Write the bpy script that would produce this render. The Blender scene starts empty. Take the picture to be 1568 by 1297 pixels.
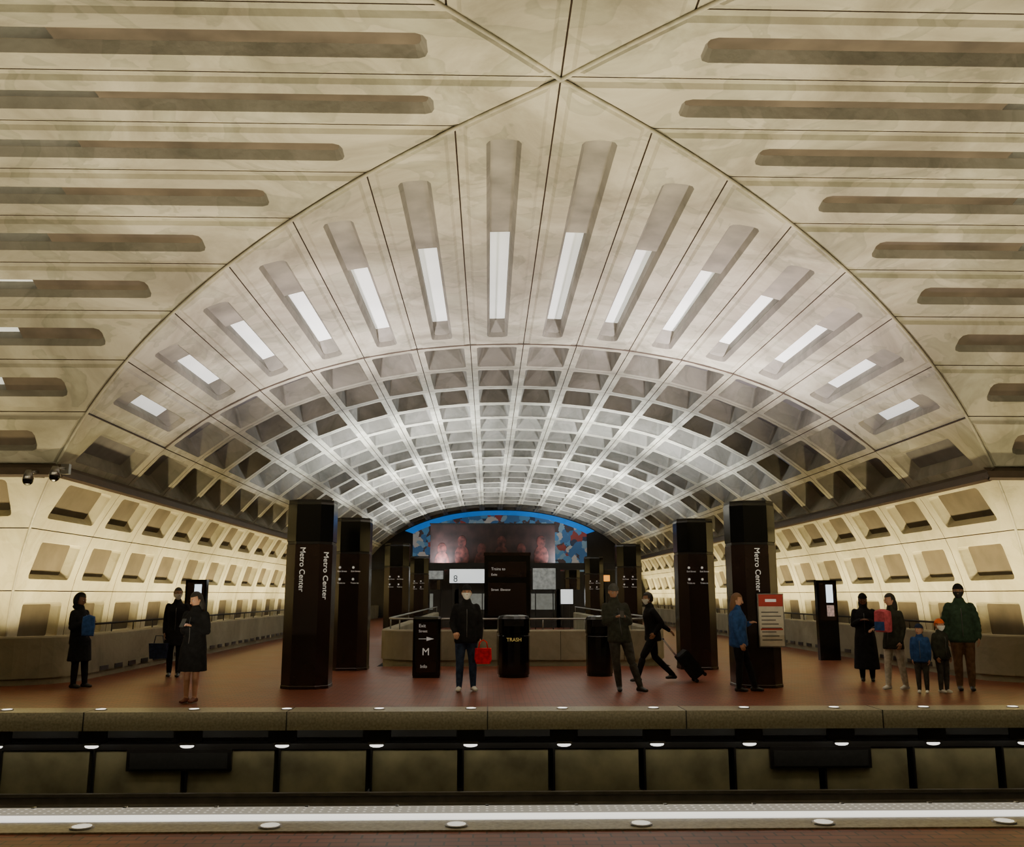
import bpy, math, random, bisect
import numpy as np
from mathutils import Vector, Matrix
random.seed(7)
S=bpy.context.scene
COL=S.collection
# ------------------------------------------------------------ materials
def newmat(name):
    m=bpy.data.materials.new(name); m.use_nodes=True
    nt=m.node_tree; b=nt.nodes['Principled BSDF']
    return m,nt,b
def mat(name,col,rough=.6,metal=0,em=None,es=0,var=0,vscale=6,bump=0,bscale=40,spec=.5):
    m,nt,b=newmat(name)
    b.inputs['Roughness'].default_value=rough; b.inputs['Metallic'].default_value=metal
    b.inputs['Specular IOR Level'].default_value=spec
    b.inputs['Base Color'].default_value=(*col,1)
    tc=nt.nodes.new('ShaderNodeTexCoord')
    n=nt.nodes.new('ShaderNodeTexNoise'); n.inputs['Scale'].default_value=vscale; n.inputs['Detail'].default_value=5
    nt.links.new(tc.outputs['Object'],n.inputs['Vector'])
    v=var if var else .12
    r=nt.nodes.new('ShaderNodeValToRGB')
    r.color_ramp.elements[0].position=.3; r.color_ramp.elements[1].position=.7
    r.color_ramp.elements[0].color=(*[c*(1-v) for c in col],1)
    r.color_ramp.elements[1].color=(*[min(1,c*(1+v)) for c in col],1)
    nt.links.new(n.outputs['Fac'],r.inputs['Fac']); nt.links.new(r.outputs['Color'],b.inputs['Base Color'])
    if bump:
        n2=nt.nodes.new('ShaderNodeTexNoise'); n2.inputs['Scale'].default_value=bscale
        nt.links.new(tc.outputs['Object'],n2.inputs['Vector'])
        bp=nt.nodes.new('ShaderNodeBump'); bp.inputs['Strength'].default_value=bump; bp.inputs['Distance'].default_value=.02
        nt.links.new(n2.outputs['Fac'],bp.inputs['Height']); nt.links.new(bp.outputs['Normal'],b.inputs['Normal'])
    if em:
        b.inputs['Emission Color'].default_value=(*em,1); b.inputs['Emission Strength'].default_value=es
    return m
def concrete(name,dark,mid,light,blotch=.5):
    m,nt,b=newmat(name); b.inputs['Roughness'].default_value=.85
    tc=nt.nodes.new('ShaderNodeTexCoord')
    n=nt.nodes.new('ShaderNodeTexNoise'); n.inputs['Scale'].default_value=.45; n.inputs['Detail'].default_value=9; n.inputs['Roughness'].default_value=.62; n.inputs['Distortion'].default_value=.8
    nt.links.new(tc.outputs['Object'],n.inputs['Vector'])
    r=nt.nodes.new('ShaderNodeValToRGB'); e=r.color_ramp.elements
    e[0].position=.34; e[0].color=(*dark,1); e[1].position=.64; e[1].color=(*light,1)
    x=e.new(.5); x.color=(*mid,1)
    nt.links.new(n.outputs['Fac'],r.inputs['Fac'])
    n2=nt.nodes.new('ShaderNodeTexNoise'); n2.inputs['Scale'].default_value=.9; n2.inputs['Detail'].default_value=3; n2.inputs['Distortion'].default_value=1.2
    nt.links.new(tc.outputs['Object'],n2.inputs['Vector'])
    r2=nt.nodes.new('ShaderNodeValToRGB'); q=r2.color_ramp.elements
    q[0].position=.42; q[1].position=.62
    q[0].color=(1,1,1,1); q[1].color=(1-.14*blotch,1-.11*blotch,1-.14*blotch,1)
    x=q.new(.53); x.color=(1,1,1,1); x=q.new(.545); x.color=(1-.28*blotch,1-.25*blotch,1-.27*blotch,1)
    nt.links.new(n2.outputs['Fac'],r2.inputs['Fac'])
    mx=nt.nodes.new('ShaderNodeMixRGB'); mx.blend_type='MULTIPLY'; mx.inputs['Fac'].default_value=1
    nt.links.new(r.outputs['Color'],mx.inputs[1]); nt.links.new(r2.outputs['Color'],mx.inputs[2])
    nt.links.new(mx.outputs['Color'],b.inputs['Base Color'])
    n3=nt.nodes.new('ShaderNodeTexNoise'); n3.inputs['Scale'].default_value=9; n3.inputs['Detail'].default_value=6
    nt.links.new(tc.outputs['Object'],n3.inputs['Vector'])
    bp=nt.nodes.new('ShaderNodeBump'); bp.inputs['Strength'].default_value=.25; bp.inputs['Distance'].default_value=.03
    nt.links.new(n3.outputs['Fac'],bp.inputs['Height']); nt.links.new(bp.outputs['Normal'],b.inputs['Normal'])
    return m
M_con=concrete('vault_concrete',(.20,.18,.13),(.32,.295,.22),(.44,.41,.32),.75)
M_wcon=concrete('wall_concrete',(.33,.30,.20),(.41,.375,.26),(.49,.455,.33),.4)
M_joint=mat('bronze_joint',(.07,.048,.034),.6)
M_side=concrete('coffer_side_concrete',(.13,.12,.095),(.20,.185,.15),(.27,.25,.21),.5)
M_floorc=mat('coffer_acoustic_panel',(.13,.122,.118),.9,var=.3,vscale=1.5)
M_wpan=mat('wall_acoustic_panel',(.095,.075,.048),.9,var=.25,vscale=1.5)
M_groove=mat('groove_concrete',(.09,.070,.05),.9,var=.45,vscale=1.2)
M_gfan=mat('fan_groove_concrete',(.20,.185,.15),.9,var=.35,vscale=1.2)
M_lit=mat('white_panel_painted_glow',(.8,.82,.78),.6,em=(.95,1,.92),es=.5,var=.12,vscale=1)  # modest emission imitates light reflected by the white panels
M_par=concrete('parapet_concrete',(.19,.165,.11),(.26,.23,.155),(.33,.295,.205),.3)
M_gran=mat('granite_edge',(.28,.25,.175),.4,var=.3,vscale=30)
M_trk=mat('track_wall_concrete',(.19,.17,.095),.8,var=.4,vscale=2)
M_black=mat('black_steel',(.008,.007,.007),.35)
M_dark=mat('dark_ballast',(.008,.008,.008),.95,var=.4,vscale=20)
M_pyl=mat('bronze_pylon',(.024,.013,.010),.26,metal=.3,var=.2,vscale=1)
M_pyl2=mat('pylon_gloss_black',(.004,.004,.004),.12)
M_white=mat('white_lettering',(.7,.7,.68),.5,em=(1,1,1),es=.15)
M_steel=mat('brushed_steel',(.30,.29,.28),.35,metal=1)
M_lamp=mat('lamp_glass',(1,1,.95),.3,em=(1,.97,.88),es=2.0)
M_lampd=mat('lamp_glass_dim',(1,1,.95),.3,em=(1,.97,.88),es=.6)
def tile_mat():
    m,nt,b=newmat('red_hex_tile')
    tc=nt.nodes.new('ShaderNodeTexCoord')
    br=nt.nodes.new('ShaderNodeTexBrick'); br.inputs['Scale'].default_value=2.6
    br.inputs['Color1'].default_value=(.25,.07,.036,1); br.inputs['Color2'].default_value=(.17,.048,.026,1); br.inputs['Mortar'].default_value=(.06,.026,.017,1)
    br.inputs['Mortar Size'].default_value=.02
    nt.links.new(tc.outputs['Object'],br.inputs['Vector'])
    n=nt.nodes.new('ShaderNodeTexNoise'); n.inputs['Scale'].default_value=.9; n.inputs['Detail'].default_value=6; nt.links.new(tc.outputs['Object'],n.inputs['Vector'])
    mp=nt.nodes.new('ShaderNodeMapRange'); mp.inputs['From Min'].default_value=.3; mp.inputs['From Max'].default_value=.7; mp.inputs['To Min'].default_value=.75; mp.inputs['To Max'].default_value=1.1
    nt.links.new(n.outputs['Fac'],mp.inputs['Value'])
    mx=nt.nodes.new('ShaderNodeMixRGB'); mx.blend_type='MULTIPLY'; mx.inputs['Fac'].default_value=1
    nt.links.new(br.outputs['Color'],mx.inputs[1]); nt.links.new(mp.outputs['Result'],mx.inputs[2])
    nt.links.new(mx.outputs['Color'],b.inputs['Base Color'])
    mr=nt.nodes.new('ShaderNodeMapRange'); mr.inputs['To Min'].default_value=.34; mr.inputs['To Max'].default_value=.46
    nt.links.new(n.outputs['Fac'],mr.inputs['Value']); nt.links.new(mr.outputs['Result'],b.inputs['Roughness'])
    b.inputs['Specular IOR Level'].default_value=.3
    return m
M_tile=tile_mat()
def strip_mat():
    m,nt,b=newmat('tactile_strip_painted_sheen')  # emission stands in for lamplight reflected off the dotted edge strip
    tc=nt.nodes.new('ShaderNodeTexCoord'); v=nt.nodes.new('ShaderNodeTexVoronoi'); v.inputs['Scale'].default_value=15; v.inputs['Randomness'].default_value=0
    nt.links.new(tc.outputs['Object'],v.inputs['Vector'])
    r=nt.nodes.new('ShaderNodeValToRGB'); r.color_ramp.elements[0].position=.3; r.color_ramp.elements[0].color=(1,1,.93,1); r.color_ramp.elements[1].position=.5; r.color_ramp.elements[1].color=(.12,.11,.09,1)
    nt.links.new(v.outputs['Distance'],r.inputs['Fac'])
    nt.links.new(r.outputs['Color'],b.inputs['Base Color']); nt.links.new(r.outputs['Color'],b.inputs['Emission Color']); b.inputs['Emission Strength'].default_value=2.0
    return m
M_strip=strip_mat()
M_glow=mat('granite_reflection_glow',(.9,.9,.85),.5,em=(1,.98,.9),es=1.3,var=.4,vscale=1.5)  # glowing band imitates the reflection on polished granite, no lamp here
# ------------------------------------------------------------ mesh builder
class MB:
    def __init__(s): s.v=[]; s.f=[]; s.m=[]; s.mats=[]; s.sm=[]
    def mi(s,m):
        if m not in s.mats: s.mats.append(m)
        return s.mats.index(m)
    def face(s,pts,m,smooth=False):
        b=len(s.v); s.v+= [tuple(p) for p in pts]; s.f.append(tuple(range(b,b+len(pts)))); s.m.append(s.mi(m)); s.sm.append(smooth)
    def rings(s,loops,mats,cap=None,cap0=None,smooth=False,closed=True):
        b=len(s.v); n=len(loops[0])
        for l in loops: s.v+=[tuple(p) for p in l]
        for i in range(len(loops)-1):
            mm=s.mi(mats[i] if isinstance(mats,list) else mats)
            for k in range(n if closed else n-1):
                k2=(k+1)%n
                s.f.append((b+i*n+k,b+i*n+k2,b+(i+1)*n+k2,b+(i+1)*n+k)); s.m.append(mm); s.sm.append(smooth)
        if cap: s.f.append(tuple(b+(len(loops)-1)*n+k for k in range(n))); s.m.append(s.mi(cap)); s.sm.append(False)
        if cap0: s.f.append(tuple(b+k for k in reversed(range(n)))); s.m.append(s.mi(cap0)); s.sm.append(False)
    def box(s,x0,x1,y0,y1,z0,z1,m):
        s.rings([[(x0,y0,z0),(x1,y0,z0),(x1,y1,z0),(x0,y1,z0)],[(x0,y0,z1),(x1,y0,z1),(x1,y1,z1),(x0,y1,z1)]],m,cap=m,cap0=m)
    def prism(s,poly,zs,m,ins=None):
        cx=sum(p[0] for p in poly)/len(poly); cy=sum(p[1] for p in poly)/len(poly)
        L=[]
        for i,z in enumerate(zs):
            k=1 if not ins else ins[i]
            L.append([(cx+(p[0]-cx)*k,cy+(p[1]-cy)*k,z) for p in poly])
        s.rings(L,m,cap=m if not isinstance(m,list) else m[-1],cap0=m if not isinstance(m,list) else m[0])
    def tube(s,pts,rad,m,seg=10,up=Vector((0,0,1)),smooth=True):
        pts=[Vector(p) for p in pts]; L=[]
        for i,p in enumerate(pts):
            t=(pts[min(i+1,len(pts)-1)]-pts[max(i-1,0)]).normalized()
            u=up if abs(t.dot(up))<.95 else Vector((0,1,0))
            a=t.cross(u).normalized(); b=a.cross(t).normalized()
            r=rad[i] if isinstance(rad,(list,)) else rad
            rx,ry=r if isinstance(r,tuple) else (r,r)
            L.append([p+a*rx*math.cos(k*2*math.pi/seg)+b*ry*math.sin(k*2*math.pi/seg) for k in range(seg)])
        s.rings(L,m,cap=m,cap0=m,smooth=smooth)
    def ell(s,c,r,m,seg=12,rg=8,R=None,keep=None,fn=None):
        c=Vector(c); n=seg
        P=lambda i,j:Vector((math.sin(math.pi*i/rg)*math.cos(2*math.pi*j/seg),math.sin(math.pi*i/rg)*math.sin(2*math.pi*j/seg),math.cos(math.pi*i/rg)))
        def T(p):
            q=Vector((p.x*r[0],p.y*r[1],p.z*r[2]))
            if fn: q=fn(q,p)
            if R: q=R@q
            return c+q
        for i in range(rg):
            for j in range(seg):
                ps=[P(i,j),P(i+1,j),P(i+1,j+1),P(i,j+1)]
                mid=sum(ps,Vector())/4
                if keep and not keep(mid): continue
                if i==0: ps=[ps[0],ps[1],ps[2]]
                elif i==rg-1: ps=[ps[0],ps[1],ps[3]]
                s.face([T(p) for p in ps],m,True)
    def obj(s,name,loc=(0,0,0),rotz=0,parent=None):
        me=bpy.data.meshes.new(name); me.from_pydata(s.v,[],s.f)
        for m in s.mats: me.materials.append(m)
        me.polygons.foreach_set('material_index',s.m); me.polygons.foreach_set('use_smooth',s.sm)
        me.update()
        o=bpy.data.objects.new(name,me); COL.objects.link(o); o.location=loc; o.rotation_euler=(0,0,rotz)
        if parent: o.parent=parent
        return o
def text(parent,body,loc,size,m,vert=False,side=0,name='lettering',align='LEFT'):
    c=bpy.data.curves.new(name,'FONT'); c.body=body; c.size=size; c.extrude=.002; c.align_x=align
    c.materials.append(m)
    o=bpy.data.objects.new(name,c); COL.objects.link(o); o.parent=parent; o.location=loc
    R=Matrix.Rotation(math.radians(90),3,'X')
    if vert: R=Matrix.Rotation(math.radians(90),3,'Y')@R
    if side: R=Matrix.Rotation(math.radians(90*side),3,'Z')@R
    o.rotation_euler=R.to_euler()
    return o
# ------------------------------------------------------------ vault
XC,YC=.86,10.2; A=10.8; N=2.2; Z0=.4; H=7.42; KF=.87; KR=1.05
_t=[i/4000*math.pi/2 for i in range(4001)]
_p=[(A*math.sin(t)**(2/N),Z0+H*max(0,math.cos(t))**(2/N)) for t in _t]
_s=[0]
for i in range(1,4001): _s.append(_s[-1]+math.dist(_p[i],_p[i-1]))
CELL=_s[-1]/11
def prof(a):
    if a>=11: return (A,Z0-(a-11)*CELL)
    if a<=0: return (0,Z0+H)
    s=a*CELL; i=min(max(bisect.bisect(_s,s),1),4000)
    f=(s-_s[i-1])/(_s[i]-_s[i-1]+1e-9)
    return tuple(_p[i-1][k]*(1-f)+_p[i][k]*f for k in (0,1))
def rr(a): return prof(a)[0]
def tang(a):
    if a<.03: return (1,0)
    p=prof(a-.03);q=prof(a+.03); d=math.dist(p,q); return ((q[0]-p[0])/d,(q[1]-p[1])/d)
def P_nave(side):
    def P(a,v,d):
        r,z=prof(a);dr,dz=tang(a)
        return (XC+side*(r-dz*d),v,z+dr*d)
    return P
def P_near(side,K):
    sg=1 if K>0 else -1
    def P(a,v,d):
        r,z=prof(a);dr,dz=tang(a); n=(-dz,abs(K)*dr); l=math.hypot(*n)
        return (XC+side*v,YC+K*r+sg*n[0]/l*d,z+n[1]/l*d)
    return P
def loop12(c):
    a0,a1,v0,v1,ha,hv=c
    return [(a0,v0+hv),(a0+.3*ha,v0+.3*hv),(a0+ha,v0),(a1-ha,v0),(a1-.3*ha,v0+.3*hv),(a1,v0+hv),
            (a1,v1-hv),(a1-.3*ha,v1-.3*hv),(a1-ha,v1),(a0+ha,v1),(a0+.3*ha,v1-.3*hv),(a0,v1-hv)]
def addpanel(mb,P,a0,a1,vlo,vhi,stages,cap=None,con=None,fold=0):
    con=con or M_con; cap=cap or M_floorc
    if stages: c=stages[0][0]
    else: c=(a0+.3,a1-.3,(vlo(a0)+vhi(a0))/2-.01,(vlo(a0)+vhi(a0))/2+.01,0.01,0.001)
    ca0,ca1,cv0,cv1,ha,hv=c
    def outer(ja,jv):
        return [(a0+ja,cv0+hv),(a0+ja,vlo(a0+ja)+jv),(ca0+ha,vlo(ca0+ha)+jv),(ca1-ha,vlo(ca1-ha)+jv),(a1-ja,vlo(a1-ja)+jv),(a1-ja,cv0+hv),
                (a1-ja,cv1-hv),(a1-ja,vhi(a1-ja)-jv),(ca1-ha,vhi(ca1-ha)-jv),(ca0+ha,vhi(ca0+ha)-jv),(a0+ja,vhi(a0+ja)-jv),(a0+ja,cv1-hv)]
    loops=[[P(a,v,.03+fold) for a,v in outer(0,0)],[P(a,v,fold) for a,v in outer(.009,.012)]]
    mats=[M_joint]
    if fold:
        loops.append([P(a,v,fold) for a,v in outer(.085,.06)]); mats.append(con)
        loops.append([P(a,v,0) for a,v in outer(.12,.11)]); mats.append(con)
    if stages:
        for (c,d,m) in stages:
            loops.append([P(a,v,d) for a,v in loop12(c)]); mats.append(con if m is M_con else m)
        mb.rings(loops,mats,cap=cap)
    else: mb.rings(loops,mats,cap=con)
def generic(a0,a1,v0,v1,da=.12,dv=.2,depth=.5,ia=.12,iv=.2,side=None):
    side=side or M_side
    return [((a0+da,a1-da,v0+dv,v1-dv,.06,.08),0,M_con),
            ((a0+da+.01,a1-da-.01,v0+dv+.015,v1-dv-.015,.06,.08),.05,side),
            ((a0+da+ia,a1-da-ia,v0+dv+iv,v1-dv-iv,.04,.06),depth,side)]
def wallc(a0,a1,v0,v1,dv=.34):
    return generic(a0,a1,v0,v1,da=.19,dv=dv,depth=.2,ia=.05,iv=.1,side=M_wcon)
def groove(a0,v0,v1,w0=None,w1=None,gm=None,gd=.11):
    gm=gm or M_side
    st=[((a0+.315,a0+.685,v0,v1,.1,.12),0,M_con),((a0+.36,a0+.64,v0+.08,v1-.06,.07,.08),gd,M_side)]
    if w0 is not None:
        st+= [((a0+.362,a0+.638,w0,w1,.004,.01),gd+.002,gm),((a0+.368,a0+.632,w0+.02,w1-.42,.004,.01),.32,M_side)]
    return st
Y1=22.2; YEND=Y1+2.4*19; YB=-1.5
ceil_mb=MB(); WL=MB(); WR=MB(); WF=MB(); WB=MB()
for side in (-1,1):
    W=WL if side<0 else WR
    P=P_nave(side)
    g=lambda a: YC+KF*rr(a)
    for i in range(11):
        mb=ceil_mb if i<8 else W
        hi=lambda a: Y1
        if i<7:
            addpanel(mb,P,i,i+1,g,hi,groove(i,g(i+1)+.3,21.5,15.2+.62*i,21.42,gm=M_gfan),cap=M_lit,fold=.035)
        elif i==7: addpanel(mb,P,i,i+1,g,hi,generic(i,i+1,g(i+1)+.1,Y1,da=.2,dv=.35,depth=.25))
        else:
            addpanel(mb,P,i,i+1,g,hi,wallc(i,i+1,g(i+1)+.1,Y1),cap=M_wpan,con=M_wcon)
        for j in range(19):
            v0=Y1+2.4*j
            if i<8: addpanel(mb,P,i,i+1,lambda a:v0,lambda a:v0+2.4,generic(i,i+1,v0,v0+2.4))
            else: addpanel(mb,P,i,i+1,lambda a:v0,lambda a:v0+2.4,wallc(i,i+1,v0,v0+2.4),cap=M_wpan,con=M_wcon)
        gb=lambda a: YC-KR*rr(a); lo=lambda a: YB
        L=gb(i+1)-YB
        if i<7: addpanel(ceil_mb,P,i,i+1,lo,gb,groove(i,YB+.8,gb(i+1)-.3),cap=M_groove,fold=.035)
        elif L>1.6: addpanel(mb,P,i,i+1,lo,gb,generic(i,i+1,YB,gb(i+1)))
        else: addpanel(mb,P,i,i+1,lo,gb,None)
    W.face([P(11,YC+KF*A,0),P(11,YEND,0),P(11.3,YEND,0),P(11.3,YC+KF*A,0)],M_wcon)
    for K in (KF,-KR):
        PN=P_near(side,K); VX=12.3
        for i in range(11):
            mb=ceil_mb if i<8 else (WF if K>0 else WB)
            lo=lambda a: rr(a)
            if i<8:
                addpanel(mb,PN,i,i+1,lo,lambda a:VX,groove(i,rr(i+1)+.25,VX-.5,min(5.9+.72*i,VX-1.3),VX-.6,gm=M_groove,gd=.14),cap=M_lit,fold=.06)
            else:
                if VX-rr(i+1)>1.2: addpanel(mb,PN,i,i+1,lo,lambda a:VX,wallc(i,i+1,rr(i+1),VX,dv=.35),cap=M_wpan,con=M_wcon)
                else: addpanel(mb,PN,i,i+1,lo,lambda a:VX,None,con=M_wcon)
            for j in range(3):
                v0=VX+2.4*j
                if i<8: addpanel(mb,PN,i,i+1,lambda a:v0,lambda a:v0+2.4,generic(i,i+1,v0,v0+2.4))
                else: addpanel(mb,PN,i,i+1,lambda a:v0,lambda a:v0+2.4,wallc(i,i+1,v0,v0+2.4),cap=M_wpan,con=M_wcon)
        mb=(WF if K>0 else WB)
        mb.face([PN(11,A,0),PN(11,VX+7.2,0),PN(11.3,VX+7.2,0),PN(11.3,A,0)],M_wcon)
def shade_ledge(mb,P,v0,v1):  # added ledge at the springing, shades the upper vault from the wall washers
    a=7.97
    pr=[(a-.05,0.0),(a-.05,-.16),(a+.02,-.30),(a+.07,-.30),(a+.12,0.0)]
    mb.rings([[P(x,v,d) for x,d in pr] for v in (v0,v1)],M_joint,closed=False)
for side in (-1,1):
    shade_ledge(WL if side<0 else WR,P_nave(side),YC+KF*rr(8)-.2,YEND)
    shade_ledge(WF,P_near(side,KF),rr(8)-.25,19.5)
ceil_mb.obj('ceiling'); WL.obj('wall_left'); WR.obj('wall_right'); WF.obj('wall_front'); WB.obj('wall_rear')
gm=MB()
for side in (-1,1):
    for K in (KF,-KR):
        pts=[]
        for k in range(0,111):
            a=k/10; r,z=prof(a)
            pts.append((XC+side*r,YC+K*r,z+.02))
        gm.tube(pts,.028,M_con,seg=6)
gm.obj('trim_groin')
def endwall(name,y,m):
    mb=MB(); pts=[(XC+s*prof(a)[0],y,prof(a)[1]) for s,rng in ((-1,[11.3-.1*k for k in range(114)]),(1,[.1*k for k in range(1,114)])) for a in rng]
    mb.face(pts,m); mb.obj(name)
M_dw=mat('dark_wall_cladding',(.022,.019,.018),.5,var=.3,vscale=1)
endwall('wall_back',YEND,M_dw); endwall('wall_entrance',YB,M_con)
def mural_mat():
    m,nt,b=newmat('mural_print'); b.inputs['Roughness'].default_value=.5
    tc=nt.nodes.new('ShaderNodeTexCoord')
    nz=nt.nodes.new('ShaderNodeTexNoise'); nz.inputs['Scale'].default_value=1.3; nz.inputs['Detail'].default_value=4
    nt.links.new(tc.outputs['Object'],nz.inputs['Vector'])
    ad=nt.nodes.new('ShaderNodeMixRGB'); ad.blend_type='ADD'; ad.inputs['Fac'].default_value=1.0
    nt.links.new(tc.outputs['Object'],ad.inputs[1]); nt.links.new(nz.outputs['Color'],ad.inputs[2])
    v=nt.nodes.new('ShaderNodeTexVoronoi'); v.inputs['Scale'].default_value=2.3
    nt.links.new(ad.outputs['Color'],v.inputs['Vector'])
    sp=nt.nodes.new('ShaderNodeSeparateColor'); nt.links.new(v.outputs['Color'],sp.inputs[0])
    r=nt.nodes.new('ShaderNodeValToRGB'); r.color_ramp.interpolation='CONSTANT'
    e=r.color_ramp.elements; e[0].color=(.04,.12,.26,1); e[1].position=.86; e[1].color=(.36,.34,.32,1)
    for p,c in ((.3,(.07,.20,.36,1)),(.5,(.06,.04,.04,1)),(.62,(.22,.045,.04,1)),(.68,(.03,.04,.07,1)),(.76,(.16,.26,.34,1))):
        x=e.new(p); x.color=c
    nt.links.new(sp.outputs[0],r.inputs['Fac']); nt.links.new(r.outputs['Color'],b.inputs['Base Color'])
    nt.links.new(r.outputs['Color'],b.inputs['Emission Color']); b.inputs['Emission Strength'].default_value=.35
    return m
M_mur=mural_mat(); M_blue=mat('mural_blue_band',(.02,.16,.55),.5,em=(.01,.22,.8),es=.45,var=.4,vscale=.5)
M_ban=mat('banner_dark_print',(.022,.009,.008),.6,var=.9,vscale=1.2)
mm=MB(); y=YEND-.12
def arc(sc,zc=3.9):
    out=[]
    for k in range(-44,45):
        a=abs(k)/8; s=1 if k>0 else -1
        r,z=prof(a); out.append((XC+s*r*sc,y,zc+(z-zc)*(sc)))
    return out
o=arc(.985); i_=arc(.90)
for k in range(len(o)-1):
    mm.face([o[k],o[k+1],i_[k+1],i_[k]],M_blue)
mm.face(i_+[(i_[-1][0],y,3.3),(i_[0][0],y,3.3)],M_mur)
mo=mm.obj('mural')
bb=MB(); bb.box(-3.6,4.9,0,.08,0,3.4,M_ban); bb.box(-3.65,4.95,-.03,0,3.35,3.45,M_black)
M_fig=mat('banner_figure',(.07,.018,.015),.6,var=.9,vscale=3)
for k in range(6): bb.ell((-2.8+k*1.35,-.01,1.7+.5*(k%2)),(.3,.01,.4),M_fig,seg=12,rg=8); bb.ell((-2.8+k*1.35,-.01,.8+.4*(k%2)),(.5,.01,.75),M_fig,seg=12,rg=8)
bb.obj('hanging_banner',(-.35,YEND-5,3.0))
# ------------------------------------------------------------ floors
WX=3.45; WY0,WY1=22.1,44.0
fl=MB()
fy0=14.15
def q(x0,x1,y0,y1,z,m,mb=fl): mb.face([(x0,y0,z),(x1,y0,z),(x1,y1,z),(x0,y1,z)],m)
q(-19,20.7,fy0,WY0,0,M_tile); q(XC-A,XC-WX,WY0,WY1,0,M_tile); q(XC+WX,XC+A,WY0,WY1,0,M_tile); q(XC-A,XC+A,WY1,YEND,0,M_tile)
fl.obj('floor')
fn=MB(); q(-19,20.7,YB,6.9,0,M_tile,fn); fn.obj('floor_near_platform')
e=MB(); e.box(-19,20.7,13.6,14.15,-.24,.012,M_gran)
for k in range(-6,8): e.box(k*2.85-.008,k*2.85+.008,13.592,14.16,-.24,.015,M_black)
EG=e.obj('platform_edge_granite')
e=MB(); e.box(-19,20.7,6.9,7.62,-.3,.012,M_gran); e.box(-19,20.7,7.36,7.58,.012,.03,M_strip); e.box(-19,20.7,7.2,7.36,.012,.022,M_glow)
for k in range(-26,29): e.box(k*.7-.012,k*.7+.012,7.56,7.60,.012,.036,M_black)
EN=e.obj('platform_edge_granite')
t=MB(); q(-19,20.7,6.9,14.0,-1.2,M_dark,t); t.obj('trackbed')
t=MB(); t.box(-19,20.7,14.5,14.6,-1.2,-.24,M_black)
k=-19.0
while k<19.3:
    t.box(k+.04,k+1.27,14.05,14.5,-1.2,-.58,M_trk); t.box(k+.01,k+.04,14.0,14.5,-1.2,-.56,M_black); k+=1.33
t.box(-19,20.7,14.0,14.5,-.56,-.48,M_black)
t.box(-19,20.7,13.72,13.78,-.40,-.36,M_black)
for x in (-4.45,4.9): t.box(x-.75,x+.75,13.98,14.06,-.85,-.55,M_black); t.box(x-.7,x+.7,13.97,13.98,-.82,-.6,M_dark)
t.obj('trim_track_wall')
t=MB(); t.box(-19,20.7,6.6,6.9,-1.2,-.05,M_black); t.obj('trim_near_track_wall')
M_rail=mat('worn_rail_steel',(.22,.2,.17),.4,metal=.8)
def rail(y):
    r=MB(); pr=[(-.07,0),(.07,0),(.07,.02),(.01,.04),(.01,.12),(.035,.13),(.035,.17),(-.035,.17),(-.035,.13),(-.01,.12),(-.01,.04),(-.07,.02)]
    r.rings([[(x,a,b) for a,b in pr] for x in (-19,20.7)],M_rail,cap=M_rail,cap0=M_rail)
    for k in range(49): r.box(-18.8+k*.8,-18.6+k*.8,-.12,.12,-.09,0,M_dark)
    r.obj('running_rail',(0,y,-1.11))
for yy in (8.3,9.73,11.5,12.93): rail(yy)
r=MB(); r.box(-19,20.7,-.10,.10,.16,.19,M_black) 
for k in range(26): r.box(-18.5+k*1.5,-18.4+k*1.5,-.05,.05,-.18,.16,M_black)
r.box(-19,20.7,-.04,.04,.02,.12,M_rail); r.obj('third_rail',(0,10.9,-1.02))
lt=MB()
def disc(mb,x,y,z,r,m):
    mb.rings([[(x+rr_*math.cos(a*math.pi/8),y+rr_*math.sin(a*math.pi/8),z+zz) for a in range(16)] for rr_,zz in ((r*1.25,0),(r*1.2,.012),(r,.014))],M_steel,cap=m)
l2=MB()
for k in range(-13,15):
    x=-.22+k*1.335
    disc(lt,x,7.02,.012,.068,M_lampd); disc(l2,x-.02,13.88,.012,.07,M_lamp)
lt.obj('platform_edge_lights',parent=EN); l2.obj('platform_edge_lights',parent=EG)
lt=MB()
for k in range(-13,15):
    x=-.24+k*1.335
    lt.box(x-.11,x+.11,13.62,13.70,-.44,-.41,M_steel)
    lt.ell((x,13.66,-.455),(.10,.045,.03),M_lamp,seg=12,rg=6)
    lt.box(x-.2,x+.2,13.66,13.70,-.41,-.24,M_black)
lt.obj('under_edge_lamps',parent=EG)
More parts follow.
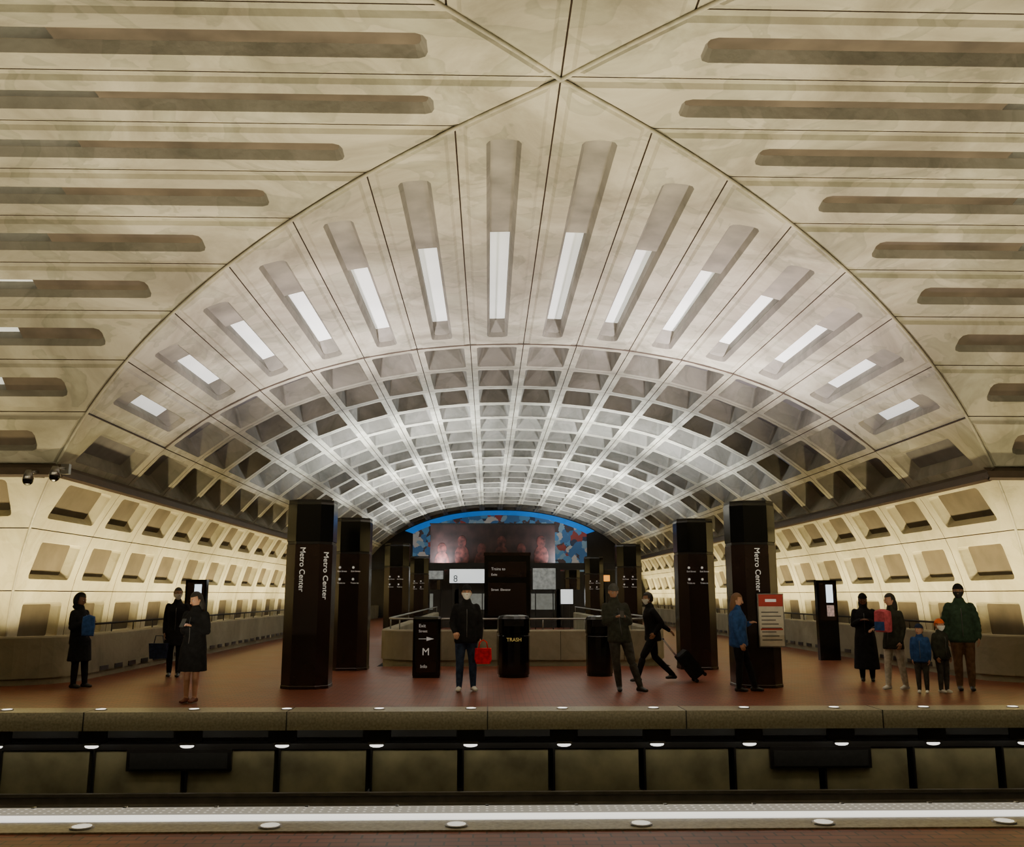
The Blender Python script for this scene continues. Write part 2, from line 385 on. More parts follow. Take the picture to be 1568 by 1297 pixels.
# ------------------------------------------------------------ parapets
HP=8.75; PY=17.5
for s in (-1,1):
    xin=XC+s*HP
    mb=MB()
    path=[(XC+s*18,PY)]
    cx=xin+s*1.3; cy=PY+1.3
    path+= [(cx,PY)]+[(cx-s*1.3*math.sin(math.radians(t)),cy-1.3*math.cos(math.radians(t))) for t in range(10,91,10)]+[(xin,YEND-.3)]
    if s>0: path=path[::-1]
    w=.28
    L=[];n=len(path)
    for i,p in enumerate(path):
        a=Vector(path[max(i-1,0)]);b=Vector(path[min(i+1,n-1)]); t=(b-a).normalized(); nn=Vector((-t.y,t.x)); p=Vector(p)
        f=lambda d,z:(p.x+nn.x*d,p.y+nn.y*d,z)
        L.append([f(.04,0),f(.04,.12),f(0,.12),f(0,.85),f(.03,.88),f(w-.03,.88),f(w,.85),f(w,0)])
    mb.rings(L,[M_par]*len(L),cap=M_par,cap0=M_par)
    yy=PY+1.9
    while yy<60:
        mb.box(min(xin-s*.012,xin+s*.02),max(xin-s*.012,xin+s*.02),yy,yy+.42,.13,.22,M_black); yy+=.75
    po=mb.obj('parapet_'+('left' if s<0 else 'right'))
    rl=MB(); xr=xin+s*.14
    rl.tube([(xr,PY+1.4,1.06),(xr,60,1.06)],.022,M_black,seg=8)
    yy=PY+1.5
    while yy<60: rl.tube([(xr,yy,.88),(xr,yy,1.06)],.014,M_black,seg=6); yy+=1.2
    rl.obj('handrail',parent=po)
mb=MB(); R=.9; x0,x1=XC-WX,XC+WX
path=[(x0,WY1)]+[(x0,WY0+R)]+[(x0+R-R*math.cos(math.radians(t)),WY0+R-R*math.sin(math.radians(t))) for t in range(10,90,10)]+[(x0+R,WY0),(x1-R,WY0)]+[(x1-R+R*math.sin(math.radians(t)),WY0+R-R*math.cos(math.radians(t))) for t in range(10,90,10)]+[(x1,WY0+R),(x1,WY1)]
L=[];n=len(path)
for i,p in enumerate(path):
    a=Vector(path[max(i-1,0)]);b=Vector(path[min(i+1,n-1)]); t=(b-a).normalized(); nn=Vector((-t.y,t.x)); p=Vector(p)
    f=lambda d,z:(p.x+nn.x*d,p.y+nn.y*d,z)
    L.append([f(.04,0),f(.04,.14),f(0,.14),f(0,.80),f(.03,.83),f(.25,.83),f(.28,.8),f(.28,-3)])
mb.rings(L,M_par,cap=M_par,cap0=M_par)
for k in range(4): 
    xx=x0+R+.4+k*1.5; mb.box(xx,xx+.012,WY0-.004,WY0+.02,.14,.8,M_black)
mb.box(x0,x1,WY0,WY1,-3.1,-3,M_dark)
WELL=mb.obj('escalator_well_parapet')
rl=MB(); 
ip=[(p[0]+(XC-p[0])*.05,p[1]+.14,1.08) for p in path]
rl.tube(ip,.022,M_steel,seg=8)
for p in ip[::3]+[(x0+R+k*1.0,WY0+.14,1.08) for k in range(6)]: rl.tube([(p[0],p[1],.83),p],.014,M_steel,seg=6)
rl.obj('handrail',parent=WELL)
# ------------------------------------------------------------ pylons
def octa(w,c): h=w/2; return [(-h+c,-h),(h-c,-h),(h,-h+c),(h,h-c),(h-c,h),(-h+c,h),(-h,h-c),(-h,-h+c)]
CH=.2
def pylon(x,y,w=.84,h=3.32,label=None,lines=None,side=0):
    mb=MB()
    mb.prism(octa(w,CH),[0,.05,.06,2.55,2.56,2.6,2.61,h-.04,h],[M_pyl,M_pyl,M_pyl,M_pyl,M_black,M_pyl2,M_pyl2,M_pyl2],[1.02,1.02,1,1,.97,.97,1,1,.98])
    hw=w/2
    mb.box(-hw+CH,hw-CH,-hw-.006,-hw,2.66,h-.08,M_pyl2)
    mb.rings([[(a*k,b*k,h+zz) for a,b in octa(w,CH)] for k,zz in ((.98,0),(.98,.05),(.86,.05),(.8,.0))],M_black)
    o=mb.obj('station_pylon',(x,y,0))
    if label:
        text(o,label,(-.13 if side else -.04,-hw-.004,2.5),.14,M_white,vert=True)
        if side: text(o,label,(hw-CH/2-.03,-hw+CH/2-.03-.01,2.42),.15,M_white,vert=True,side=.5)
    if lines:
        z=2.15
        for l in lines:
            for xx in (-.26,.04):
                text(o,l,(xx+.0,-hw-.004,z),.048,M_white)
                d=MB(); d.rings([[(xx+.05+.028*math.cos(a*math.pi/6),-hw-.004,z+.1+.028*math.sin(a*math.pi/6)) for a in range(12)]],[M_white],cap=M_white); d.obj('icon',parent=o)
            z-=.26
    return o
pylon(-3.28,17.25,label='Metro Center',side=1); p2=pylon(4.93,17.25,label='Metro Center')
L4=['Exit Street','Trains to']
pylon(-3.12,21.3,lines=L4); pylon(4.76,21.3,lines=L4)
PY3=[(31.9,3.98),(42.6,4.0),(53.5,4.0)]
for yy,hx in PY3: pylon(XC-hx,yy,lines=L4 if yy<50 else None); pylon(XC+hx,yy,lines=L4 if yy<50 else None)
mb=MB(); mb.prism(octa(.56,.05),[0,.04,.05,1.16,1.2],M_pyl2,[.97,.97,1,1,.95]); mb.box(-.2,.2,-.285,-.28,.12,1.1,M_pyl)
o=mb.obj('information_totem',(-1.24,19.3,0))
text(o,'Exit',(-.16,-.288,1.0),.09,M_white); text(o,'Street',(-.16,-.288,.9),.07,M_white); text(o,'M',(-.09,-.288,.45),.2,M_white); text(o,'Info',(-.12,-.288,.2),.09,M_white)
ar=MB(); ar.face([(.0,-.288,.73),(.15,-.288,.77),(0,-.288,.81)],M_white); ar.box(-.16,0,-.288,-.287,.765,.775,M_white); ar.obj('arrow',parent=o)
M_yel=mat('yellow_lettering',(.75,.62,.2),.5,em=(.8,.65,.2),es=.2)
def bin_(x,y,w,h,lab):
    mb=MB(); c=[(w/2*math.cos(a*math.pi/8),w/2*math.sin(a*math.pi/8)) for a in range(16)]
    mb.prism(c,[0,.05,.06,h-.42,h-.41,h-.37,h-.36,h-.08,h-.02,h],M_pyl2,[.95,.95,1,1,.97,.97,1.02,1.02,.9,.6])
    mb.box(-w*.3,w*.3,-w/2-.012,-w/2+.05,h-.22,h-.1,M_dark)
    o=mb.obj('trash_can',(x,y,0)); 
    if lab: text(o,lab,(0,-w/2-.015,.72),.1,M_yel,align='CENTER')
bin_(.53,19.3,.66,1.24,'TRASH')
bin_(2.32,19.5,.56,1.22,None)
mb=MB(); mb.box(-.6,.6,-.3,.3,-2.98,2.72,M_pyl2); mb.box(-.62,.62,-.32,-.3,2.66,2.74,M_pyl); mb.box(-.5,.5,-.315,-.3,2.1,2.5,M_pyl); mb.box(-.5,.5,-.315,-.3,1.1,1.95,M_pyl)
o=mb.obj('directory_tower',(.5,24.6,0))
text(o,'Trains to',(-.42,-.32,2.28),.1,M_white); text(o,'Exits',(-.42,-.32,2.14),.08,M_white)
text(o,'Street  Elevator',(-.42,-.32,1.75),.08,M_white)
M_scr=mat('lit_screen',(.8,.9,1),.4,em=(.75,.9,1),es=1.6,var=.5,vscale=8)
M_scw=mat('lit_sign_white',(.9,.9,.9),.4,em=(.9,.97,1),es=.8,var=.3,vscale=6)
def hangsign(name,x,y,w,z0,z1,m,t=None,tm=None):
    mb=MB(); mb.box(-w/2-.05,w/2+.05,0,.14,z0-.05,z1+.05,M_black); mb.box(-w/2,w/2,-.01,0,z0,z1,m)
    mb.box(-w/2+.1,-w/2+.15,.05,.1,0,z0,M_black); mb.box(w/2-.15,w/2-.1,.05,.1,0,z0,M_black)
    o=mb.obj(name,(x,y,0))
    if t: text(o,t,(-w*.4,-.015,z0+.05),(z1-z0)*.7,tm)
M_ink=mat('dark_ink',(.02,.02,.03),.6); M_org=mat('orange_sign',(.9,.35,.05),.5,em=(1,.4,.05),es=1.0); M_red=mat('red_print',(.45,.04,.03),.5)
M_gs=mat('grey_sign',(.3,.32,.32),.5,em=(.4,.42,.42),es=.25,var=.5,vscale=5)
hangsign('platform_sign',-1.0,44.6,1.7,2.2,2.85,M_scw,'8',M_ink)
hangsign('platform_sign',2.7,44.6,1.1,1.9,2.9,M_gs,None)
hangsign('platform_sign',-2.6,45.5,.8,2.4,2.8,M_gs)
hangsign('platform_sign',5.9,46,.3,2.3,2.6,M_org)
hangsign('platform_sign',3.9,46,.6,1.2,1.9,M_scw)
M_kg=mat('kiosk_glass',(.05,.06,.07),.1,em=(.6,.6,.5),es=.22,var=.8,vscale=3)
mb=MB(); mb.box(-4.3,6.0,0,1.5,0,1.9,M_dw); mb.box(-6.2,7.9,-.1,.2,2.9,3.25,M_black)
for x in (-6.1,-4,-1.6,1,3.6,5.9,7.7): mb.box(x-.1,x+.1,0,.15,0,2.95,M_black)
for x in (-3.4,-.4,2.8): mb.box(x-.6,x+.6,-.02,0,.9,1.7,M_kg)
mb.obj('station_manager_kiosk',(0,47.5,0))
M_scd=mat('screen_dim',(.3,.2,.2),.4,em=(.5,.35,.3),es=.5,var=.8,vscale=20)
def disp(x,y,w):
    mb=MB(); mb.box(-w/2,w/2,-.09,.09,0,2.02,M_pyl2); mb.box(-w/2+.05,w/2-.05,-.1,-.09,1.0,1.95,M_pyl)
    mb.box(-w*.05,w*.28,-.108,-.1,1.45,1.9,M_scr); mb.box(-w*.05,w*.3,-.108,-.1,1.1,1.38,M_scd)
    mb.obj('train_arrival_display',(x,y,0))
disp(-7.3,23.5,.52); disp(8.75,23.9,.52)
mb=MB(); mb.box(-.24,.24,-.03,0,0,.95,M_steel); mb.box(-.22,.22,-.035,-.03,.02,.93,mat('notice_paper',(.66,.63,.56),.6)); mb.box(-.22,.22,-.04,-.035,.72,.93,M_red)
for k in range(8): mb.box(-.18,.18-.05*(k%3),-.038,-.035,.12+k*.07,.135+k*.07,M_ink)
mb.box(-.1,.1,-.043,-.04,.8,.85,M_white); mb.box(-.2,.2,-.038,-.035,.3,.33,M_red)
mb.obj('notice_board',(5.12,16.80,.72))
def cctv(x,y,z):
    mb=MB(); mb.tube([(0,.45,.3),(0,.3,.3),(0,0,.25)],.03,M_steel,seg=8); mb.tube([(0,0,.3),(0,0,.12)],[.05,.11],M_steel,seg=12); mb.ell((0,0,.1),(.1,.1,.11),M_pyl2,seg=14,rg=8)
    mb.box(-.08,.08,.4,.5,.2,.4,M_steel)
    mb.obj('security_camera',(x,y,z))
cctv(-9.0,18.0,3.75); cctv(-8.4,17.8,3.8)
# ------------------------------------------------------------ people
M_skinA=mat('skin_light',(.5,.27,.18),.55); M_skinB=mat('skin_brown',(.18,.085,.055),.55); M_skinC=mat('skin_tan',(.34,.18,.11),.55)
def cloth(n,c): return mat(n,c,.9,var=.3,vscale=14,bump=.3,bscale=60,spec=.15)
C_blk=cloth('black_cloth',(.012,.012,.014)); C_navy=cloth('navy_cloth',(.018,.026,.06)); C_jean=cloth('denim',(.035,.06,.13)); C_gry=cloth('grey_cloth',(.06,.06,.058))
C_blue=cloth('blue_jacket',(.025,.07,.22)); C_grn=cloth('green_puffer',(.03,.055,.036)); C_brn=cloth('brown_trousers',(.16,.095,.055)); C_cream=cloth('cream_trousers',(.5,.48,.43)); C_pink=cloth('pink_cloth',(.5,.09,.12)); C_orange=cloth('orange_knit',(.75,.14,.03)); C_red=cloth('red_fabric',(.8,.01,.015)); C_char=cloth('charcoal_jacket',(.035,.037,.03))
M_sho_w=mat('white_shoe',(.7,.7,.7),.5); M_sho_b=mat('black_shoe',(.012,.012,.012),.4); M_sho_r=mat('brown_shoe',(.16,.045,.025),.4)
M_hairD=mat('dark_hair',(.014,.010,.008),.6,bump=.5,bscale=90); M_hairB=mat('brown_hair',(.16,.075,.03),.6,bump=.5,bscale=90)
M_mask=mat('white_mask',(.8,.82,.82),.8); M_maskb=mat('black_mask',(.015,.015,.015),.8); M_eye=mat('eye_white',(.5,.5,.5),.3); M_iris=mat('iris',(.02,.012,.01),.2); M_lip=mat('lips',(.25,.08,.06),.5)
M_zip=mat('metal_zip',(.12,.12,.12),.4,metal=.6)
V=Vector
def arm_down(s,out=.0): return [V((s*.168,0,1.39)),V((s*(.212+out),.03,1.12)),V((s*(.205+out),-.06,.87))]
def arm_phone(s): return [V((s*.168,0,1.39)),V((s*.215,.01,1.13)),V((s*.07,-.22,1.22))]
def leg(s,dx=0,dy=0,kx=0,ky=-.02,wid=.095): return [V((s*.09,0,.92)),V((s*wid+dx/2+kx,dy/2+ky,.49)),V((s*wid+dx,dy,.09))]
def person(name,loc,heading,height,top,pants,shoe,skin,hair,coat=None,coatlen=.8,mask=None,hat=None,hood=None,longhair=False,armL=None,armR=None,legL=None,legR=None,bare=False,lean=(0,0),headpitch=0,headyaw=0,bulk=1.0,handbend=.5,toeL=(0,-1),toeR=(0,-1),puff=False,child=False):
    armL=armL or arm_down(1); armR=armR or arm_down(-1); legL=legL or leg(1); legR=legR or leg(-1)
    lx,ly=lean
    def ln(p):
        k=max(0,p.z-.9)/.8; return V((p.x+lx*k,p.y+ly*k,p.z))
    armL=[ln(p) for p in armL]; armR=[ln(p) for p in armR]
    mb=MB(); tags=[]
    B=bulk; BW=1+(bulk-1)*.6
    def tor(z,rx,ry,y=0,x=0): p=ln(V((x,y,z))); return (p,rx*BW,ry*B)
    rings=[tor(.80,.165,.12),tor(.83,.18,.135),tor(.93,.172,.128),tor(1.06,.155,.118),tor(1.18,.163,.122),tor(1.28,.172,.126,-.01),tor(1.36,.165,.115),tor(1.42,.12,.09),tor(1.465,.08,.072),tor(1.53,.062,.062)]
    def loft(rs,m):
        L=[]
        for (p,rx,ry) in rs: L.append([p+V((rx*math.cos(k*math.pi/8),ry*math.sin(k*math.pi/8),0)) for k in range(16)])
        mb.rings(L,m,cap=m,cap0=m)
        for a,b in zip(rs[:-1],rs[1:]): tags.append((a[0],b[0],min(a[1],a[2])+.02,min(b[1],b[2])+.02,m,0))
    body=coat or top
    loft(rings,body)
    tags.append((ln(V((-.15,0,1.38))),ln(V((.15,0,1.38))),.09,.09,body,0))
    if coat:
        zz=[.88,.75,.62,.5,.38,.25]; rs=[(ln(V((0,0,.95))),.168*BW,.13*B)]
        for z in zz:
            if z>=coatlen-.01: rs.append((V(((legL[1].x+legR[1].x)*.25,(legL[1].y+legR[1].y)*.3,z)),(.18+.06*(.9-z))*BW,(.135+.07*(.9-z))*B))
        loft(rs[::-1],coat)
    def limb(pts,rad,m,pf=0):
        pts2=[];r2=[]
        for i in range(len(pts)-1):
            for k in range(6):
                t=k/6; pts2.append(pts[i].lerp(pts[i+1],t)); 
                rr0=rad[i]*(1-t)+rad[i+1]*t; r2.append(rr0*(1+.08*math.sin(math.pi*t))+(pf*(.010 if k%2 else -.004)))
        pts2.append(pts[-1]); r2.append(rad[-1])
        mb.tube(pts2,r2,m,seg=12)
        for p,r in zip(pts,rad): mb.ell(p,(r,r,r),m,seg=10,rg=6)
    for s,l,toe in ((1,legL,toeL),(-1,legR,toeR)):
        pr=[.086*BW,.06*BW,.05]; lm=skin if bare else pants
        if bare: pr=[.085,.055,.036]
        limb(l,pr,lm)
        tags.append((l[0],l[1],pr[0],pr[1],lm,1)); tags.append((l[1],l[2],pr[1],pr[2],lm,1))
        a=l[2]; td=V((toe[0],toe[1],0)).normalized()
        h=a+V((0,0,-.045))-td*.05; tt=V((a.x,a.y,a.z-.055))+td*.16
        mb.tube([h+V((0,0,0)),a+V((0,0,-.04))+td*.04,tt-td*.04,tt],[(.036,.04),(.042,.045),(.046,.032),(.03,.022)],shoe,seg=12)
        mb.ell(h,(.038,.038,.042),shoe,seg=10,rg=6)
        tags.append((h,tt,.05,.035,shoe,2))
    for ar in (armL,armR):
        r=[.058*BW,.05*BW,.036*BW]
        limb(ar,r,body,1 if puff else 0); tags.append((ar[0],ar[1],r[0],r[1],body,3)); tags.append((ar[1],ar[2],r[1],r[2],body,3))
    nb=ln(V((0,0,1.44))); nt_=ln(V((0,-.01,1.57)))
    mb.tube([nb,nt_],[.058,.052],skin,seg=12); tags.append((ln(V((0,0,1.54))),nt_,.055,.05,skin,4))
    mb.tube([ln(V((0,.01,1.43))),ln(V((0,.012,1.515)))],[.088,.07],body,seg=14)
    tmp=mb.obj('tmp'); md=tmp.modifiers.new('r','REMESH'); md.mode='VOXEL'; md.voxel_size=.014; md.use_smooth_shade=True
    sm=tmp.modifiers.new('s','SMOOTH'); sm.factor=.5; sm.iterations=4
    dg=bpy.context.evaluated_depsgraph_get(); ev=tmp.evaluated_get(dg); me=ev.to_mesh()
    vs=np.array([v.co[:] for v in me.vertices]); fs=[tuple(p.vertices) for p in me.polygons]
    cen=np.array([p.center[:] for p in me.polygons])
    best=np.full(len(cen),1e9); bi=np.zeros(len(cen),int)
    for k,(a,b,ra,rb,m,kind) in enumerate(tags):
        a=np.array(a);b=np.array(b);d=b-a;L2=max(d@d,1e-9); t=np.clip(((cen-a)@d)/L2,0,1)
        dist=np.linalg.norm(cen-(a+t[:,None]*d),axis=1)-(ra*(1-t)+rb*t)
        w=dist<best; best[w]=dist[w]; bi[w]=k
    ev.to_mesh_clear(); md_=tmp.data; bpy.data.objects.remove(tmp); bpy.data.meshes.remove(md_)
    F=MB(); F.v=[tuple(v) for v in vs]
    hem=(min([z for z in (.88,.75,.62,.5,.38,.25) if z>=coatlen-.01]) if coat else .805)
    lm=skin if bare else pants
    for f,k,cz in zip(fs,bi,cen[:,2]):
        kind=tags[k][5]; mt=tags[k][4]
        if kind==1 and cz>hem: mt=body
        elif kind==0 and cz<hem-.012: mt=lm
        F.f.append(f); F.m.append(F.mi(mt)); F.sm.append(True)
    zp=[ln(V((0,-(ry*B)-.002+yo,z))) for z,ry,yo in ((.9,.130,0),(1.06,.118,0),(1.18,.122,0),(1.28,.126,-.01),(1.36,.115,0))]
    F.tube(zp,.006,M_zip,seg=5)
    for s,ar in ((1,armL),(-1,armR)):
        w=ar[2]; d=(ar[2]-ar[1]).normalized()
        side=V((0,-1,0)) if abs(d.y)<.6 else V((-s,0,.3)); side=(side-d*side.dot(d)).normalized(); nrm=d.cross(side).normalized()
        if nrm.x*s>0: nrm=-nrm
        F.tube([w-d*.02,w+d*.02,w+d*.06,w+d*.09],[(.026,.02),(.034,.018),(.042,.016),(.04,.014)],skin,seg=10,up=nrm)
        for k,(o_,ln_) in enumerate(((-.03,.062),(-.01,.074),(.01,.07),(.03,.055))):
            p=w+d*.085+side*(-o_); dirv=d.copy(); pts=[p-d*.015]
            for j,fr in enumerate((.45,.32,.23)):
                dirv=(dirv+nrm*math.tan(handbend*(.5+.4*j))*.8).normalized(); pts.append(pts[-1]+dirv*ln_*fr*1.25)
            F.tube(pts,[.0095,.009,.008,.006],skin,seg=6)
        p=w+d*.025+side*.026
        F.tube([p,p+(side+d*.8).normalized()*.03,p+(side*.6+d+nrm*.3).normalized()*.06,p+(side*.3+d+nrm*.5).normalized()*.08],[.013,.012,.01,.007],skin,seg=6)
    hc=ln(V((0,-.02,1.635))); R=Matrix.Rotation(math.radians(headyaw),3,'Z')@Matrix.Rotation(math.radians(headpitch),3,'X')
    hs=1.25 if child else 1.05
    def hf(q,p):
        if p.z<0: q.x*=1-.28*(-p.z); q.y*=1-.12*(-p.z)
        if p.y>0: q.z*=1-.12*p.y*(1 if p.z<0 else 0)
        return q
    F.ell(hc,(.074*hs,.094*hs,.118*hs),skin,seg=20,rg=14,R=R,fn=hf)
    H_=lambda x,y,z: hc+R@(V((x,y,z))*hs)
    E=lambda c,r,m,**k: F.ell(c,tuple(a*hs for a in r),m,R=R,**k)
    for s in (-1,1):
        E(H_(s*.03,-.083,.008),(.013,.008,.008),M_eye,seg=8,rg=6); E(H_(s*.03,-.090,.008),(.006,.004,.006),M_iris,seg=8,rg=6)
        E(H_(s*.03,-.088,.027),(.017,.006,.004),hair,seg=8,rg=4)
        E(H_(s*.076,.005,-.005),(.009,.018,.03),skin,seg=8,rg=6)
    F.tube([H_(0,-.088,.015),H_(0,-.102,-.012),H_(0,-.108,-.026),H_(0,-.09,-.034)],[.008,.011,.014,.01],skin,seg=8)
    E(H_(0,-.086,-.058),(.022,.008,.007),M_lip,seg=10,rg=5)
    if mask: E(H_(0,-.004,0),(.081,.112,.126),mask,seg=28,rg=24,fn=hf,keep=lambda p:p.y<-.1 and -.93<p.z<-.02)
    kp=(lambda p:not(p.y<-.25 and p.z<.45) and not(p.z<-.55) and not (p.y<.1 and p.z<-.1))
    if hat:
        E(H_(0,.005,.02),(.088,.107,.118),hat,seg=24,rg=16,keep=lambda p:p.z>.2 or (p.z>-.2 and p.y>.3))
        E(H_(0,.003,.052),(.09,.109,.02),hat,seg=20,rg=6)
        E(H_(0,.01,0),(.08,.103,.11),hair,seg=18,rg=10,keep=kp)
    else: E(H_(0,.008,.008),(.084,.106,.124),hair,seg=28,rg=20,keep=kp)
    if longhair: E(H_(0,.05,-.08),(.086,.062,.17),hair,seg=18,rg=12)
    if hood:
        E(H_(0,.02,-.005),(.11,.125,.15),hood,seg=20,rg=12,keep=lambda p:not(p.y<-.35 and -.75<p.z<.75))
        E(H_(0,.02,-.13),(.10,.10,.06),hood,seg=16,rg=8)
    sc=height/1.77
    F.v=[(v[0]*sc,v[1]*sc,v[2]*sc) for v in F.v]
    return F.obj(name,loc,math.radians(heading))
def worldpt(loc,heading,h,p):
    sc=h/1.77; q=Matrix.Rotation(math.radians(heading),3,'Z')@(V(p)*sc); return (loc[0]+q.x,loc[1]+q.y,q.z)
def phone(loc,rz=0):
    mb=MB(); mb.box(-.037,.037,-.004,.004,-.075,.075,M_pyl2); mb.box(-.034,.034,.004,.005,-.07,.07,M_scr)
    o=mb.obj('smartphone',loc,rz); o.rotation_euler=(math.radians(-35),0,rz)
person('woman_in_black_coat',(-7.4,17.2,0),75,1.68,C_blk,C_blk,M_sho_b,M_skinB,M_hairD,coat=C_blk,coatlen=.5,hood=C_blk,lean=(0,.06),headpitch=12,bulk=1.25,armL=arm_phone(1),armR=arm_phone(-1),legL=leg(1,0,-.12),legR=leg(-1,0,-.02))
mb=MB(); mb.rings([[(x*k,y,z*k+.2) for x,z in ((-.1,-.18),(.1,-.18),(.11,0),(.1,.16),(0,.2),(-.1,.16),(-.11,0))] for y,k in ((0,.9),(.05,1),(.10,1),(.14,.85))],C_blue,cap=C_blue,cap0=C_blue); mb.box(-.07,.07,.14,.16,.02,.18,C_navy)
mb.obj('shoulder_bag',(-7.12,16.86,.9),math.radians(20))
person('man_in_dark_coat',(-6.4,19.4,0),10,1.8,C_blk,C_blk,M_sho_b,M_skinC,M_hairD,coat=C_blk,coatlen=.62,mask=M_mask,headyaw=20,bulk=1.2,legL=leg(1,0,-.05),legR=leg(-1,.0,.08))
mb=MB()
mb.rings([[(x*k,y,z) for x,z in ((-.16,0),(.16,0),(.19,.3),(-.19,.3))] for y,k in ((-.07,.95),(0,1.04),(.07,.95))],C_navy,cap=C_navy,cap0=C_navy)
mb.tube([(-.1,0,.29),(-.07,0,.45),(.07,0,.45),(.1,0,.29)],.01,C_navy,seg=6); mb.obj('shoulder_bag',(-6.66,19.2,.38))
l3=(-4.6,14.85,0)
person('woman_in_black_dress',l3,-15,1.7,C_blk,C_blk,M_sho_r,M_skinA,M_hairD,coat=C_blk,coatlen=.5,bare=True,longhair=True,headpitch=18,armL=arm_phone(1),armR=arm_phone(-1),bulk=1.3,headyaw=-25,legL=leg(1,-.02,0,wid=.08),legR=leg(-1,.02,-.05,wid=.08))
phone(worldpt(l3,-15,1.7,(0,-.36,1.27)),math.radians(-15))
l4=(-.38,16.45,0)
person('man_with_red_bag',l4,5,1.82,C_blk,C_jean,M_sho_w,M_skinA,M_hairD,mask=M_mask,hat=C_blk,bulk=1.28,armL=arm_down(1,.03),armR=[V((-.168,0,1.39)),V((-.24,.03,1.13)),V((-.20,-.17,.98))],legL=leg(1,.03,0),legR=leg(-1,-.02,-.04),toeL=(.3,-1),toeR=(-.25,-1))
mb=MB()
mb.rings([[(x*k,y,z) for x,z in ((-.12,.0),(.12,0),(.15,.08),(.14,.26),(-.14,.26),(-.15,.08))] for y,k in ((-.08,.85),(-.04,1),(.04,1),(.08,.85))],C_red,cap=C_red,cap0=C_red)
mb.tube([(-.08,0,.25),(-.06,0,.36),(.0,0,.4),(.06,0,.36),(.08,0,.25)],.011,C_red,seg=6); mb.obj('red_shopping_bag',(-.08,16.25,.48))
l5=(2.3,16.35,0)
person('man_looking_at_phone',l5,8,1.84,C_char,C_gry,M_sho_b,M_skinC,M_hairD,hat=C_gry,headpitch=20,armL=arm_phone(1),armR=arm_phone(-1),bulk=1.28,lean=(-.10,.02),legL=[V((.095,0,.92)),V((.17,-.1,.5)),V((.30,-.14,.09))],legR=[V((-.095,0,.92)),V((-.08,-.04,.5)),V((-.02,0,.09))],toeL=(.6,-1),toeR=(-.2,-1))
phone(worldpt(l5,8,1.84,(-.05,-.35,1.27)),math.radians(8))
person('walking_traveler',(3.2,18.1,0),-82,1.7,C_blk,C_blk,M_sho_b,M_skinC,M_hairD,mask=M_mask,bulk=1.25,lean=(0,-.08),headpitch=5,legL=[V((.09,0,.9)),V((.09,-.24,.52)),V((.07,-.36,.1))],legR=[V((-.09,0,.9)),V((-.09,.06,.48)),V((-.07,.42,.13))],armL=[V((.18,0,1.39)),V((.235,.14,1.15)),V((.21,-.02,.96))],armR=[V((-.18,0,1.39)),V((-.225,.22,1.16)),V((-.2,.42,1.0))])
mb=MB(); mb.prism([(-.2,-.12),(.2,-.12),(.2,.12),(-.2,.12)],[.0,.03,.5,.53],C_blk,[.92,1,1,.92])
for k in (-.12,-.04,.04,.12): mb.box(k-.008,k+.008,-.128,-.12,.05,.48,M_pyl2)
for x in (-.15,.15): mb.tube([(x-.02,-.1,-.03),(x+.02,-.1,-.03)],.035,M_black,seg=12); mb.tube([(x-.02,.1,-.03),(x+.02,.1,-.03)],.035,M_black,seg=12)
mb.tube([(-.08,.1,.5),(-.08,.1,.95)],.008,M_steel,seg=6); mb.tube([(.08,.1,.5),(.08,.1,.95)],.008,M_steel,seg=6); mb.tube([(-.09,.1,.95),(.09,.1,.95)],.014,M_black,seg=8)
su=mb.obj('rolling_suitcase',(4.05,18.1,.12),math.radians(90)); su.rotation_euler=(math.radians(-38),0,math.radians(90))
person('woman_in_blue_jacket',(4.38,16.3,0),70,1.68,C_blue,C_blk,M_sho_b,M_skinA,M_hairB,longhair=True,lean=(0,.02),headpitch=10,bulk=1.3,armL=arm_phone(1),legL=leg(1,0,-.25),legR=leg(-1,0,.02))
person('woman_in_long_coat',(7.35,18.1,0),-20,1.68,C_blk,C_blk,M_sho_b,M_skinB,M_hairD,coat=C_blk,coatlen=.25,longhair=True,armL=arm_phone(1),armR=arm_phone(-1),headpitch=15,hat=C_blk,bulk=1.25)
person('woman_with_backpack',(7.2,16.5,0),-60,1.68,C_pink,C_cream,M_sho_w,M_skinA,M_hairD,longhair=True,coat=C_char,coatlen=.75,headpitch=10,headyaw=-20,bulk=1.15,legL=leg(1,0,.15),legR=leg(-1,0,-.1),armR=[V((-.168,0,1.39)),V((-.24,-.05,1.14)),V((-.2,-.3,1.1))])
mb=MB(); mb.rings([[(x*k,y,z*k+.2) for x,z in ((-.12,-.2),(.12,-.2),(.13,0),(.12,.17),(0,.2),(-.12,.17),(-.13,0))] for y,k in ((0,.9),(.05,1),(.14,1),(.18,.85))],C_pink,cap=C_pink,cap0=C_pink); mb.box(-.09,.09,.18,.21,.03,.18,C_blue)
mb.obj('backpack',(7.05,16.38,1.0),math.radians(-60+180))
person('child_in_blue_jacket',(7.42,15.95,0),-30,1.14,C_blue,C_gry,M_sho_w,M_skinA,M_hairB,bulk=1.35,headyaw=-20,hat=C_navy,child=True)
person('child_with_orange_hat',(7.8,16.0,0),20,1.22,C_char,C_gry,M_sho_w,M_skinA,M_hairB,bulk=1.35,hat=C_orange,mask=M_mask,child=True)
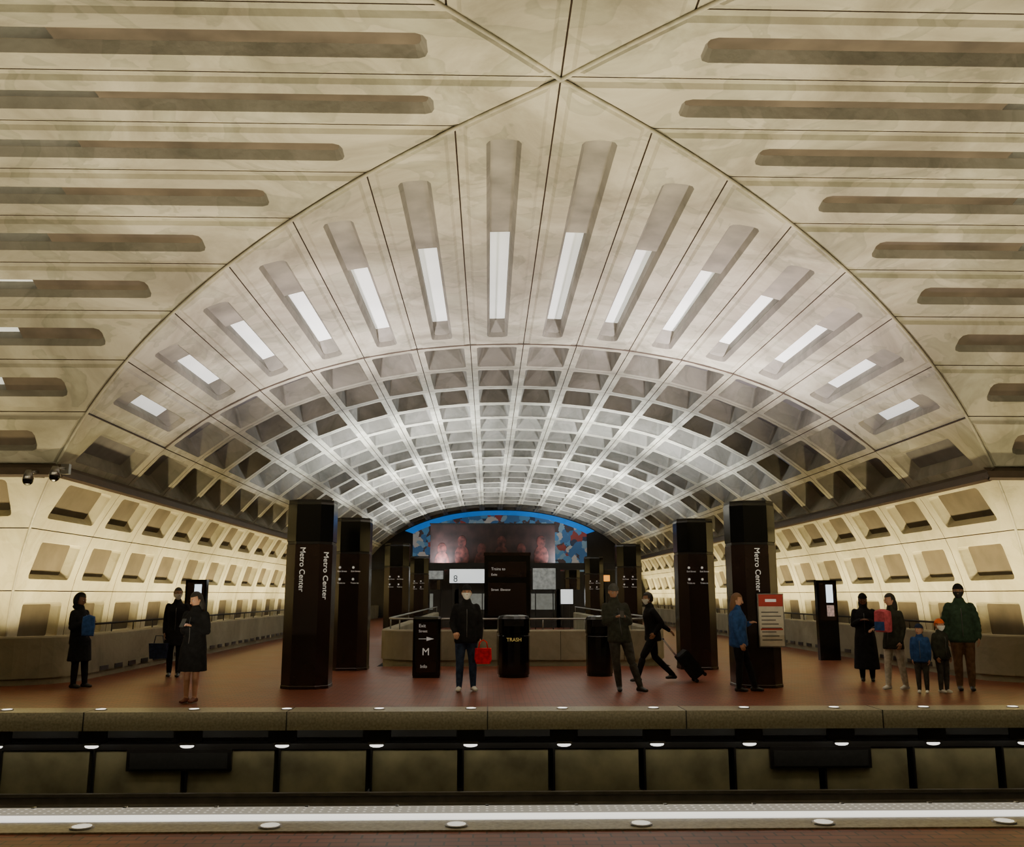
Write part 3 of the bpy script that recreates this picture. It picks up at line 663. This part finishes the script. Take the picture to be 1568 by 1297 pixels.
person('man_in_green_puffer',(8.34,16.3,0),-20,1.84,C_grn,C_brn,M_sho_b,M_skinC,M_hairD,bulk=1.4,mask=M_maskb,hat=C_blk,headyaw=-10,puff=True,armL=arm_down(1,.04),armR=arm_down(-1,.04))
# ------------------------------------------------------------ lights
def area(name,loc,rot,sx,sy,p,col,spread=math.pi):
    l=bpy.data.lights.new(name,'AREA'); l.shape='RECTANGLE'; l.size=sx; l.size_y=sy; l.energy=p; l.color=col; l.spread=spread
    o=bpy.data.objects.new(name,l); COL.objects.link(o); o.location=loc; o.rotation_euler=rot
    return o
UP=(math.pi,0,0)
warm=(1,.87,.57)
for k,p in enumerate((500,720,760,720,500)):
    area('track_uplight',(XC-14+k*7,10.6,-.9),UP,6.5,.5,p,warm,math.radians(155))
area('under_edge_light',(.85,13.80,-.42),(math.radians(25),0,0),38,.05,30,(1,.9,.66),math.radians(170))
for s in (-1,1):
    for k in range(4):
        y0=19.3+k*12
        area('wall_washer',(XC+s*9.5,y0+5.5,.5),(math.pi,math.radians(s*26),0),.2,11.5,400,(1,.82,.42),math.radians(95))
    area('wall_washer',(XC+s*13.3,18.3,.5),(math.radians(154),0,0),8,.2,280,(1,.82,.42),math.radians(95))
pk=(1,.82,.88); cool=(.90,.95,1.0)
for x,y,p,c in [(-3.28,17.25,110,pk),(4.93,17.25,200,pk),(-3.12,21.3,420,(1,.92,.94)),(4.76,21.3,580,(1,.92,.94))]+[(XC+s*h,yy,1100,cool) for yy,h in PY3 for s in (-1,1)]+[(XC+s*4,62,350,cool) for s in (-1,1)]:
    area('pylon_uplight',(x,y,3.36),UP,.55,.55,p,c,math.radians(150))
w=bpy.data.worlds.new('world'); S.world=w; w.use_nodes=True
w.node_tree.nodes['Background'].inputs[0].default_value=(.06,.055,.045,1); w.node_tree.nodes['Background'].inputs[1].default_value=.3
# ------------------------------------------------------------ camera
c=bpy.data.cameras.new('camera'); co=bpy.data.objects.new('camera',c); COL.objects.link(co)
c.sensor_width=36; c.lens=1400/1568*36; co.location=(0,0,1.65)
co.rotation_euler=(math.radians(90)+math.atan(262/1400),0,-math.atan(36/1400))
c.clip_end=300
S.camera=co
